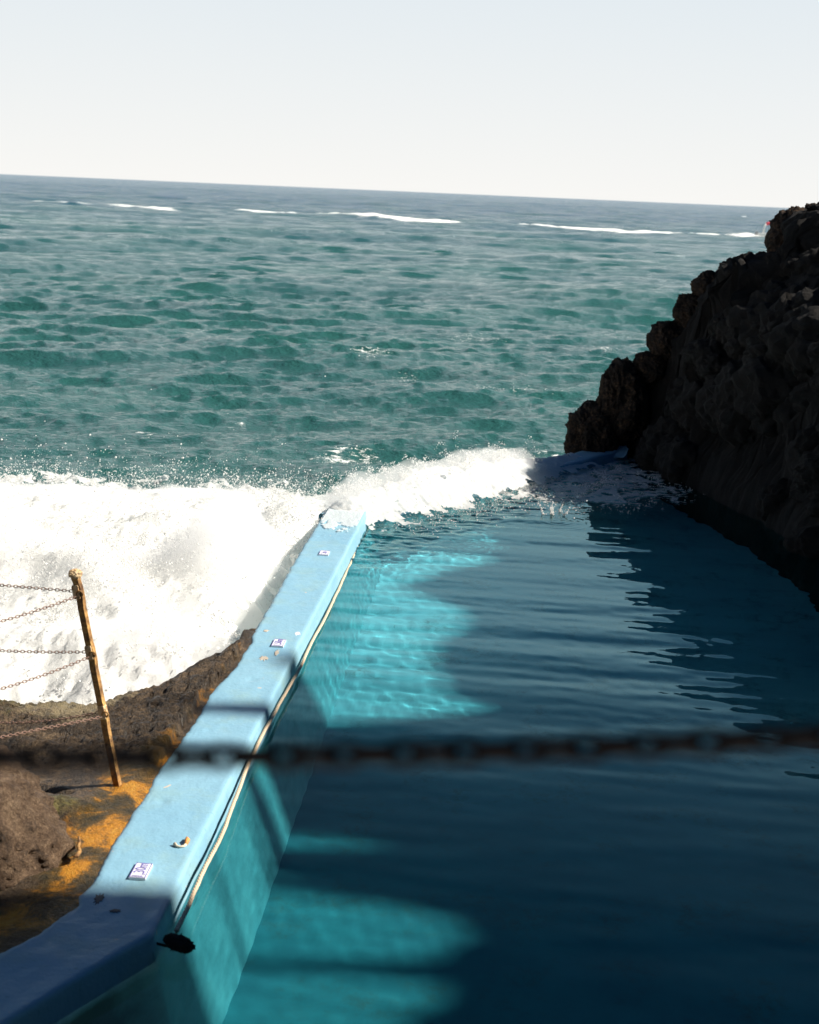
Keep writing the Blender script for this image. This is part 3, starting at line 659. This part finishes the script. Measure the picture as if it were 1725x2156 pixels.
for nm, k, ya, yb in names:
    a0 = EYES[k]+Vector((-.012, .012, .014)); b0 = EYES[k]+Vector((-.004, -.022, -.004)); ea, eb = PA+E_off[k], PB+E_off[k]
    hang('fence_chain', a0, ea, sag_for(a0, ea, 0, ya), f'{nm} of the three thin rusty chains running level from the post to the left edge')
    hang('fence_chain', b0, eb, sag_for(b0, eb, 0, yb), f'{nm} of the three thin rusty chains sloping down from the post towards the viewer')
# chain right in front of the viewer
NA, NB = np.array(aty(-700, 1582, .9)), np.array(aty(2350, 1507, .9)); NM = np.array(aty(760, 1628, .9))
hang('barrier_chain', NA, NB, .5*((NA+NB)/2-NM)[2]*2*.5, 'thick-looking dark blurred chain crossing the whole picture close to the viewer', LINKD, .6, None)

# ================================================================== motorboat half hidden by the head rock
def build_boat():
    c = at(1596, 503, SEA); root = empty('motorboat', (c[0], c[1], SEA)); tag(root, 'small white motorboat with a red flag, leaving a wake, half hidden behind the head rock', 'motorboat')
    b = MB(); rings = []
    for x, w, kz, sz in ((0, .95, -.15, .75), (.4, 1.0, -.2, .72), (2.0, 1.02, -.2, .74), (3.6, .85, -.12, .85), (4.8, .45, .1, 1.0), (5.4, .04, .6, 1.12)):
        rings.append([(x, -w, sz), (x, -w*.92, .15+kz*.4), (x, 0, kz), (x, w*.92, .15+kz*.4), (x, w, sz), (x, w*.86, sz+.02), (x, w*.8, .35+.3*(x > 4.5)), (x, -w*.8, .35+.3*(x > 4.5)), (x, -w*.86, sz+.02)])
    b.loft(rings); b.build('hull', M['hull'], root)
    b = MB(); b.loft([[(x+dx, y, z) for x, y in ((-.42, -.22), (-.02, -.22), (-.02, .22), (-.42, .22))] for z, dx in ((-.3, .1), (.45, 0), (.8, -.02), (1.0, .06))]); b.build('outboard_motor', M['motor'], root)
    b = MB()
    for y in (-.7, .7): b.tube([(.7, y, .7), (.85, y, 1.7), (1.0, y*.7, 1.95)], .05, 8)
    b.tube([(1.0, -.49, 1.95), (1.0, .49, 1.95)], .05, 8); b.build('arch', M['hull'], root, True)
    b = MB(); b.loft([[(x, y*w, z) for x, y in ((2.2, -1), (3.0, -1), (3.0, 1), (2.2, 1))] for z, w in ((.35, .4), (1.1, .38), (1.25, .3))]); b.build('console', M['hull'], root)
    b = MB(); b.tube([(1.75, .75, .7), (1.72, .75, 2.2)], .025, 6); b.build('flagstaff', M['motor'], root)
    b = MB(); r0 = []
    for k in range(7): r0.append([(1.7-.1*k, .75+.04*math.sin(k*1.3), 2.2), (1.7-.1*k, .77+.04*math.sin(k*1.3), 2.2), (1.7-.1*k, .77+.04*math.sin(k*1.3+.4), 1.8), (1.7-.1*k, .75+.04*math.sin(k*1.3+.4), 1.8)])
    b.loft(r0); b.build('flag', M['flag'], root, True)
    root.rotation_euler = (0, R(-4), R(-8)); return root
build_boat()

# ================================================================== white water
def droplets(P, r, stretch=None):
    v, f = ICO1; n = len(P); V = v[None]*r[:, None, None]
    if stretch is not None:
        a = (V*stretch[:, None, :]).sum(-1, keepdims=True); V = V+a*stretch[:, None, :]*1.6
    V = V+P[:, None]; F = f[None]+(np.arange(n)*len(v))[:, None, None]
    return V.reshape(-1, 3), F.reshape(-1, 3)
BURST = [(-2.55, 11.6, .36, .75, .65), (-1.65, 12.4, .36, .45, .9), (-3.9, 12.2, .42, 1.0, .8), (-1.25, 14.2, .34, .40, .8), (-2.6, 14.2, .30, 1.2, .8), (-5.2, 13.2, .45, 1.2, .9), (-2.0, 10.2, .22, .7, .45), (-3.6, 10.3, .25, .9, .6)]
def splash_z(x, y):
    z = np.interp(y, [8.5, 9.8, 11, 13, 15, 18, 21.5], [-.55, -.36, -.28, -.30, -.45, -.78, -1.05])
    for bx, by, h, sx, sy in BURST: z = z+h*np.exp(-((x-bx)/sx)**2-((y-by)/sy)**2)*(1+.35*perlin(x*2.1, y*2.1, 3.))
    d = np.clip(1-np.abs(x-xo_(y))/.5, 0, 1); z = z-.30*d*(y < 14.0)*sm(10.5, 11.5, y)*(1-sm(13.3, 14.2, y))
    return z
gx, gy = np.meshgrid(np.arange(-9.5, 1.2, .030), np.arange(8.6, 21.6, .034))
z = splash_z(gx, gy); bub = fbm(gx*2.0, gy*2.0, 2., 5, .6); cell = fbm(gx*7, gy*7, 5., 4, .6, True)
z = z+.075*bub+.028*cell+.014*fbm(gx*14, gy*14, 1., 4, .65)
s, n = end_coord(gx, gy)
ok = (gx < xo_(gy)-.012) & ((n < -.02) | (s < 0))
lace = fbm(gx*1.3, gy*1.3, 4., 6, .62); ok &= lace > np.interp(gy+.5*perlin(gx*.5, gy*.5), [8, 16.5, 18.2, 20, 21.5], [-3, -1.6, -.55, .25, 1.1])
ok &= ~((gy < 13.6) & (gy > 10.0) & (gx > xo_(gy)-.42) & (fbm(gx*2.6, gy*2.6, 7., 5, .6) < .0+.5*(gx-xo_(gy)+.2)/.4))
ok = ok[:-1, :-1] & ok[1:, 1:] & ok[1:, :-1] & ok[:-1, 1:]
V, Fc, _ = compact(np.stack([gx, gy, z], -1).reshape(-1, 3), grid_faces(*gx.shape, ok))
sw = link('breaking_wave', mesh_np('breaking_wave', V, Fc), M['foam'])
tag(sw, 'big burst of white water breaking over the rocks left of the blue wall', 'wave', kind='stuff')
# spray thrown up from it
g = np.random.default_rng(21); N = 70000
bi = g.choice(len(BURST), N, p=np.array([.22, .16, .18, .12, .12, .1, .05, .05]))
B_ = np.array(BURST)[bi]
# filaments: drops grouped along thrown jets
jet = g.integers(0, 900, N); jg = np.random.default_rng(8); jb = jg.choice(len(BURST), 900, p=np.array([.2, .18, .18, .14, .12, .1, .04, .04])); JB = np.array(BURST)[jb]
jo = np.stack([JB[:, 0]+jg.normal(size=900)*JB[:, 3]*.75, JB[:, 1]+jg.normal(size=900)*JB[:, 4]*.75], 1); jv = np.stack([jg.normal(size=900)*.5, jg.normal(size=900)*.4, 1.0+jg.exponential(.5, 900)], 1)
tt = g.random(N)*.55*np.minimum(1, jv[jet, 2]/2.2)
x = jo[jet, 0]+jv[jet, 0]*tt+g.normal(size=N)*.05; y = jo[jet, 1]+jv[jet, 1]*tt+g.normal(size=N)*.05
zz = splash_z(x, y)+jv[jet, 2]*tt-4.9*tt**2+g.normal(size=N)*.03+.06
r = np.minimum(.0026*np.exp(g.normal(size=N)*.65), .011)
# the ragged far fringe
Nf = 26000; fx = g.uniform(-8.5, .2, Nf); fy = 18.6+g.normal(size=Nf)*1.1+.5*perlin(fx*.5, 0, 2.); fz = splash_z(fx, fy)+np.abs(g.normal(size=Nf))*.16*(.4+np.clip(perlin(fx*1.1, fy*.9, 3.)+.5, 0, 1.4))
fr_ = np.minimum(.0030*np.exp(g.normal(size=Nf)*.7), .012)
# lone drops flung against the sea
Nl = 550; lx = g.normal(-2.6, 1.6, Nl); ly = g.normal(13.3, 1.4, Nl); lz = .15+g.exponential(.17, Nl); lr = np.minimum(.0034*np.exp(g.normal(size=Nl)*.7), .011)
X = np.stack([np.r_[x, fx, lx], np.r_[y, fy, ly], np.r_[zz, fz, lz]], 1); rr = np.r_[r, fr_, lr]
s, n = end_coord(X[:, 0], X[:, 1]); k = ((X[:, 0] < xo_(X[:, 1])+.02) & ((n < .0) | (s < 0))); X, rr = X[k], rr[k]
V, Fc = droplets(X, rr); tag(link('spray', mesh_np('spray', V, Fc), M['foam']), 'white spray and flying drops thrown up by the breaking wave', 'spray', kind='stuff')

# fine mist hanging over the burst: one closed body of air and droplets
gx, gy = np.meshgrid(np.linspace(-8.5, -.95, 150), np.linspace(9.3, 20.8, 220))
th_ = np.zeros_like(gx)
for bx, by, h, sx, sy in BURST: th_ += .62*h*np.exp(-((gx-bx+.1)/(sx*1.2))**2-((gy-by)/(sy*1.15))**2)
th_ += .38*np.exp(-((gx-xo_(gy)+.45)/.42)**2-((gy-12.2)/1.7)**2)
th_ = th_*.85*(1-.8*sm(12.8, 14.6, gy))+.17*np.exp(-((gy-18.2-.4*perlin(gx*.6, 0*gx))/1.1)**2); th_ = np.maximum(0, th_*(1+.55*fbm(gx*1.1, gy*1.1, 3., 4))-.05)*sm(0, .35, xo_(gy)-gx)
top = splash_z(gx, gy)+th_; bot = splash_z(gx, gy)-.25
ok = th_ > .004; ok = ok[:-1, :-1] | ok[1:, 1:] | ok[1:, :-1] | ok[:-1, 1:]
n1 = gx.size; nc_ = gx.shape[1]; f1 = grid_faces(*gx.shape, ok)
ed_ = np.concatenate([f1[:, [k, (k+1) % 4]] for k in range(4)]); key = {}
for a, b_ in ed_.tolist(): key[(a, b_)] = 1
side = np.array([(b_, a, a+n1, b_+n1) for (a, b_) in key if (b_, a) not in key])
V = np.vstack([np.stack([gx, gy, top], -1).reshape(-1, 3), np.stack([gx, gy, bot], -1).reshape(-1, 3)])
V, Fc, _ = compact(V, np.vstack([f1, f1[:, ::-1]+n1, side]))
t = NT('mist'); vs = t.n('ShaderNodeVolumePrincipled'); vs.inputs['Color'].default_value = (1, 1, 1, 1); vs.inputs['Density'].default_value = 2.3; vs.inputs['Anisotropy'].default_value = 0.0
t.l(vs.outputs[0], t.out.inputs['Volume'])
tag(link('mist', mesh_np('mist', V, Fc), t.m), 'soft white mist hanging over the breaking wave', 'mist', kind='stuff')
ss, nn = np.meshgrid(np.linspace(-.3, 3.7, 110), np.linspace(-.6, .8, 50))
cx = E0[0]+ED[0]*ss+EN[0]*nn; cy = E0[1]+ED[1]*ss+EN[1]*nn
th_ = np.maximum(0, .12*np.exp(-((nn-.05)/.28)**2)*sm(-.1, .4, ss)*(1-sm(3.0, 4.0, ss))*(1+.8*fbm(cx*2.2, cy*2.2, 5., 4))-.02)
bz = np.interp(nn, [-.6, -.1, .05, .4, .8], [-.4, .10, .16, .02, -.1]); ok = th_ > .004; ok = ok[:-1, :-1] | ok[1:, 1:] | ok[1:, :-1] | ok[:-1, 1:]
n1 = cx.size; f1 = grid_faces(*cx.shape, ok); key = {}
for k in range(4):
    for a, b_ in f1[:, [k, (k+1) % 4]].tolist(): key[(a, b_)] = 1
side = np.array([(b_, a, a+n1, b_+n1) for (a, b_) in key if (b_, a) not in key])
V = np.vstack([np.stack([cx, cy, bz+.06+th_], -1).reshape(-1, 3), np.stack([cx, cy, bz-.12], -1).reshape(-1, 3)])
V, Fc, _ = compact(V, np.vstack([f1, f1[:, ::-1]+n1, side])[:, ::-1])
tag(link('mist', mesh_np('mist', V, Fc), t.m), 'thin white mist over the foam at the far end of the pool', 'mist', kind='stuff')
# foam pouring over the far end wall into the pool
ss, nn = np.meshgrid(np.arange(-.02, EL*.84, .017), np.arange(-.75, 1.25, .02))
cx = E0[0]+ED[0]*ss+EN[0]*nn; cy = E0[1]+ED[1]*ss+EN[1]*nn
crest = np.interp(ss, [-.4, .3, 1.2, 2.4, 3.3, 3.9, 4.6], [-.12, .08, .19, .20, .13, .04, .01])
prof = np.interp(nn, [-.75, -.3, .05, .35, .6, 1.25], [-3.2, .15, 1, .55, .05, 0]); zz = np.where(nn < .05, -.15+(crest+.15)*prof, POOL+.01+(crest-POOL)*prof)
zz = zz+(.07*fbm(cx*1.8, cy*1.8, 3., 4)+.018*fbm(cx*8, cy*8, 6., 4, .6, True)+.022*fbm(cx*16, cy*16, 1., 4, .65))*np.interp(nn, [-.7, 0, .6, 1.2], [.6, 1, .5, .12])*np.interp(ss, [3.0, 4.2], [1, .3])
zz = np.maximum(zz, np.where(nn > .36, pool_z(cx, cy)+.006, -3))
lace = fbm(cx*3.2, cy*3.2, 8., 6, .66); th = np.interp(nn+.25*perlin(cx*1.4, cy*1.4, 2.), [-.7, .35, .62, .85, 1.15], [-3, -2.2, -.3, .45, 1.3])+np.interp(ss, [0, .35, 2.9, 3.7, 4.2], [.7, 0, 0, .4, 1.2])
ok = (lace > th) & ((nn > -.12) | (ss > .5)); ok = ok[:-1, :-1] & ok[1:, 1:] & ok[1:, :-1] & ok[:-1, 1:]
V, Fc, _ = compact(np.stack([cx, cy, zz], -1).reshape(-1, 3), grid_faces(*ss.shape, ok))
fo = link('overflow_foam', mesh_np('overflow_foam', V, Fc), M['foam']); tag(fo, 'white foam pouring over the far end wall into the pool', 'foam', kind='stuff')
ss, nn = np.meshgrid(np.arange(2.5, EL+.35, .011), np.arange(.38, 2.3, .013)); cx = E0[0]+ED[0]*ss+EN[0]*nn; cy = E0[1]+ED[1]*ss+EN[1]*nn
rdg = fbm(cx*4.5, cy*4.5, 2., 5, .62, True)+.35*perlin(cx*1.6, cy*1.6, 8.)
ok = rdg > np.interp(nn+.4*perlin(cx*2, cy*2, 4.), [.3, .7, 1.4, 2.1], [.62, .78, 1.0, 1.6])+np.interp(ss, [2.5, 3.2, 4.6, 5.8], [.5, 0, .1, .55]); ok = ok[:-1, :-1] & ok[1:, 1:]
V, Fc, _ = compact(np.stack([cx, cy, pool_z(cx, cy)+.004+.004*rdg], -1).reshape(-1, 3), grid_faces(*ss.shape, ok)[:, ::-1])
tag(link('foam_lace', mesh_np('foam_lace', V, Fc), M['foam']), 'broken lace of foam on the shaded water below the end of the far wall', 'foam', kind='stuff')
# spikes and drops along its crest, and the churned water in the shade
Nj = 240; js = g.uniform(.1, 3.8, Nj); jn = g.normal(-.05, .16, Nj); jvz = .9+g.exponential(.5, Nj); jdx = g.normal(size=Nj)*.3; jdy = g.normal(size=Nj)*.3
pid = g.integers(0, Nj, 9000); tt = g.random(9000)*.42; s_, n_2 = js[pid]+jdx[pid]*tt, jn[pid]+(jdy[pid]+.25)*tt
px_ = E0[0]+ED[0]*s_+EN[0]*n_2+g.normal(size=9000)*.014; py_ = E0[1]+ED[1]*s_+EN[1]*n_2+g.normal(size=9000)*.014
pz_ = np.interp(s_, [-.4, .3, 1.2, 2.4, 3.3, 3.9], [.08, .14, .19, .19, .16, .06])+jvz[pid]*tt*.75-4.9*tt**2+g.normal(size=9000)*.012; r1 = np.minimum(.0036*np.exp(g.normal(size=9000)*.5), .012)*(1.1-tt)
Nc = 4500; cs = g.uniform(2.6, 5.2, Nc); cn = .42+np.abs(g.normal(size=Nc))*.75; qx = E0[0]+ED[0]*cs+EN[0]*cn; qy = E0[1]+ED[1]*cs+EN[1]*cn
kk = (perlin(qx*3, qy*3, 5.)+.6*perlin(qx*8, qy*8, 5.) > -.05) & (cn < 2.2); qx, qy = qx[kk], qy[kk]; qz = pool_z(qx, qy)+np.abs(g.normal(size=len(qx)))*.018; r2 = np.minimum(.0042*np.exp(g.normal(size=len(qx))*.6), .009)
Ne = 1500; es = g.uniform(.1, 3.6, Ne); en = g.normal(.85, .2, Ne); ex = E0[0]+ED[0]*es+EN[0]*en; ey = E0[1]+ED[1]*es+EN[1]*en; ez = pool_z(ex, ey)+np.abs(g.normal(size=Ne))*.05; r3 = np.minimum(.003*np.exp(g.normal(size=Ne)*.5), .009)
V, Fc = droplets(np.vstack([np.stack([px_, py_, pz_], 1), np.stack([qx, qy, qz], 1), np.stack([ex, ey, ez], 1)]), np.r_[r1, r2, r3])
tag(link('overflow_drops', mesh_np('overflow_drops', V, Fc), M['foam']), 'drops and spiky jets leaping along the foam at the far end of the pool', 'spray', kind='stuff')
# the little splash with a ring in front of it
c = at(1166, 1082, POOL); P_, r_ = [], []
for k in range(7):
    bx, by = g.normal(0, .10), g.normal(0, .06); h = g.uniform(.05, .16)
    for t in np.linspace(0, 1, 26): P_.append((c[0]+bx*(1+.5*t)+g.normal()*.006, c[1]+by+g.normal()*.006, POOL+h*t+g.normal()*.006)); r_.append(.011*(1-.55*t)*g.uniform(.5, 1.1))
for k in range(160): P_.append((c[0]+g.normal()*.22, c[1]+g.normal()*.16, POOL+abs(g.normal())*.10)); r_.append(min(.0035*math.exp(g.normal()*.5), .009))
V, Fc = droplets(np.array(P_), np.array(r_)); tag(link('small_splash', mesh_np('small_splash', V, Fc), M['foam']), 'small splash of drops on the pool surface in front of the shaded foam', 'splash', kind='stuff')
# thin sheet of foam sliding back along the wall top
gx, gy = np.meshgrid(np.arange(-1.1, -.40, .006), np.arange(13.3, 14.66, .011)); lace = fbm(gx*7, gy*2.6, 5., 6, .62)
ok = (lace > np.interp(gy+.12*perlin(gx*4, gy*2), [13.3, 13.6, 14.0, 14.5], [1.2, .35, -.35, -1.2])) & (gx > xo_(gy)+.015) & (gx < xi_(gy)-.02); ok = ok[:-1, :-1] & ok[1:, 1:]
V, Fc, _ = compact(np.stack([gx, gy, .009+.004*lace], -1).reshape(-1, 3), grid_faces(*gx.shape, ok))
tag(link('foam_film', mesh_np('foam_film', V, Fc), M['foam']), 'thin film of foam draining over the far end of the blue wall top', 'foam', kind='stuff')

# ================================================================== light and camera
sd = bpy.data.lights.new('sun', 'SUN'); sd.energy = 5.0; sd.angle = R(.9); sd.color = (1, .93, .82); sd.cycles.is_caustics_light = True
so_ = bpy.data.objects.new('sun', sd); COL.objects.link(so_)
dirn = Vector((math.cos(R(SUN_EL)), 0.0, math.sin(R(SUN_EL)))); so_.rotation_euler = dirn.to_track_quat('Z', 'Y').to_euler(); so_.location = dirn*60
w = bpy.data.worlds.new('World'); S.world = w; w.use_nodes = True; nt = w.node_tree; nt.nodes.clear()
out = nt.nodes.new('ShaderNodeOutputWorld'); bg = nt.nodes.new('ShaderNodeBackground'); sky = nt.nodes.new('ShaderNodeTexSky')
sky.sky_type = 'NISHITA'; sky.sun_disc = False; sky.sun_elevation = R(SUN_EL); sky.sun_rotation = R(90); sky.dust_density = 2.5; sky.air_density = 1.0; sky.ozone_density = 2
tc = nt.nodes.new('ShaderNodeTexCoord'); sp = nt.nodes.new('ShaderNodeSeparateXYZ'); rp = nt.nodes.new('ShaderNodeValToRGB')
e = rp.color_ramp.elements; e[0].position = 0.0; e[0].color = (1, 1, 1, 1); e[1].position = .14; e[1].color = (.9, .9, .9, 1)
for p_, v_ in ((.28, .92), (.38, .30), (.50, .03), (.62, .0)): q_ = e.new(p_); q_.color = (v_, v_, v_, 1)
hz_mid = (3.2, 4.7, 5.9, 1)
mx = nt.nodes.new('ShaderNodeMix'); mx.data_type = 'RGBA'; hz = nt.nodes.new('ShaderNodeValToRGB')
hz.color_ramp.elements[0].color = (5.25, 5.2, 5.05, 1); hz.color_ramp.elements[1].position = .13; hz.color_ramp.elements[1].color = (4.75, 5.1, 5.3, 1); hr = hz.color_ramp.elements.new(.24); hr.color = (5.0, 5.6, 6.1, 1); hq = hz.color_ramp.elements.new(.40); hq.color = hz_mid
dk = nt.nodes.new('ShaderNodeMix'); dk.data_type = 'RGBA'; dk.blend_type = 'MULTIPLY'; dk.inputs[0].default_value = 1; dk.inputs[7].default_value = (.032, .105, .20, 1)
L_ = nt.links.new
L_(tc.outputs['Generated'], sp.inputs[0]); L_(sp.outputs[2], rp.inputs[0]); L_(sp.outputs[2], hz.inputs[0]); L_(rp.outputs[0], mx.inputs[0])
L_(sky.outputs[0], dk.inputs[6]); L_(dk.outputs[2], mx.inputs[6]); L_(hz.outputs[0], mx.inputs[7]); L_(mx.outputs[2], bg.inputs[0]); bg.inputs[1].default_value = .1; L_(bg.outputs[0], out.inputs[0])

cam = bpy.data.cameras.new('camera'); co = bpy.data.objects.new('camera', cam); COL.objects.link(co); S.camera = co
cam.sensor_fit = 'VERTICAL'; cam.sensor_height = 36; cam.sensor_width = 36*819/1024; cam.lens = 50; cam.clip_end = 100000; cam.clip_start = .05
co.matrix_world = Matrix.Translation(EYEP) @ Matrix((CR, CU, -CF)).transposed().to_4x4()
cam.dof.use_dof = True; cam.dof.focus_distance = 11.5; cam.dof.aperture_fstop = 3.5
S.view_settings.view_transform = 'Standard'; S.view_settings.look = 'None'; S.view_settings.exposure = .85; S.view_settings.gamma = 1; S.view_settings.use_curve_mapping = False
S.render.engine = 'CYCLES'; cy_ = S.cycles; cy_.use_denoising = True; cy_.max_bounces = 10; cy_.volume_bounces = 6; cy_.transmission_bounces = 8; cy_.caustics_refractive = True; cy_.caustics_reflective = False; cy_.blur_glossy = .3
cy_.sample_clamp_indirect = 4
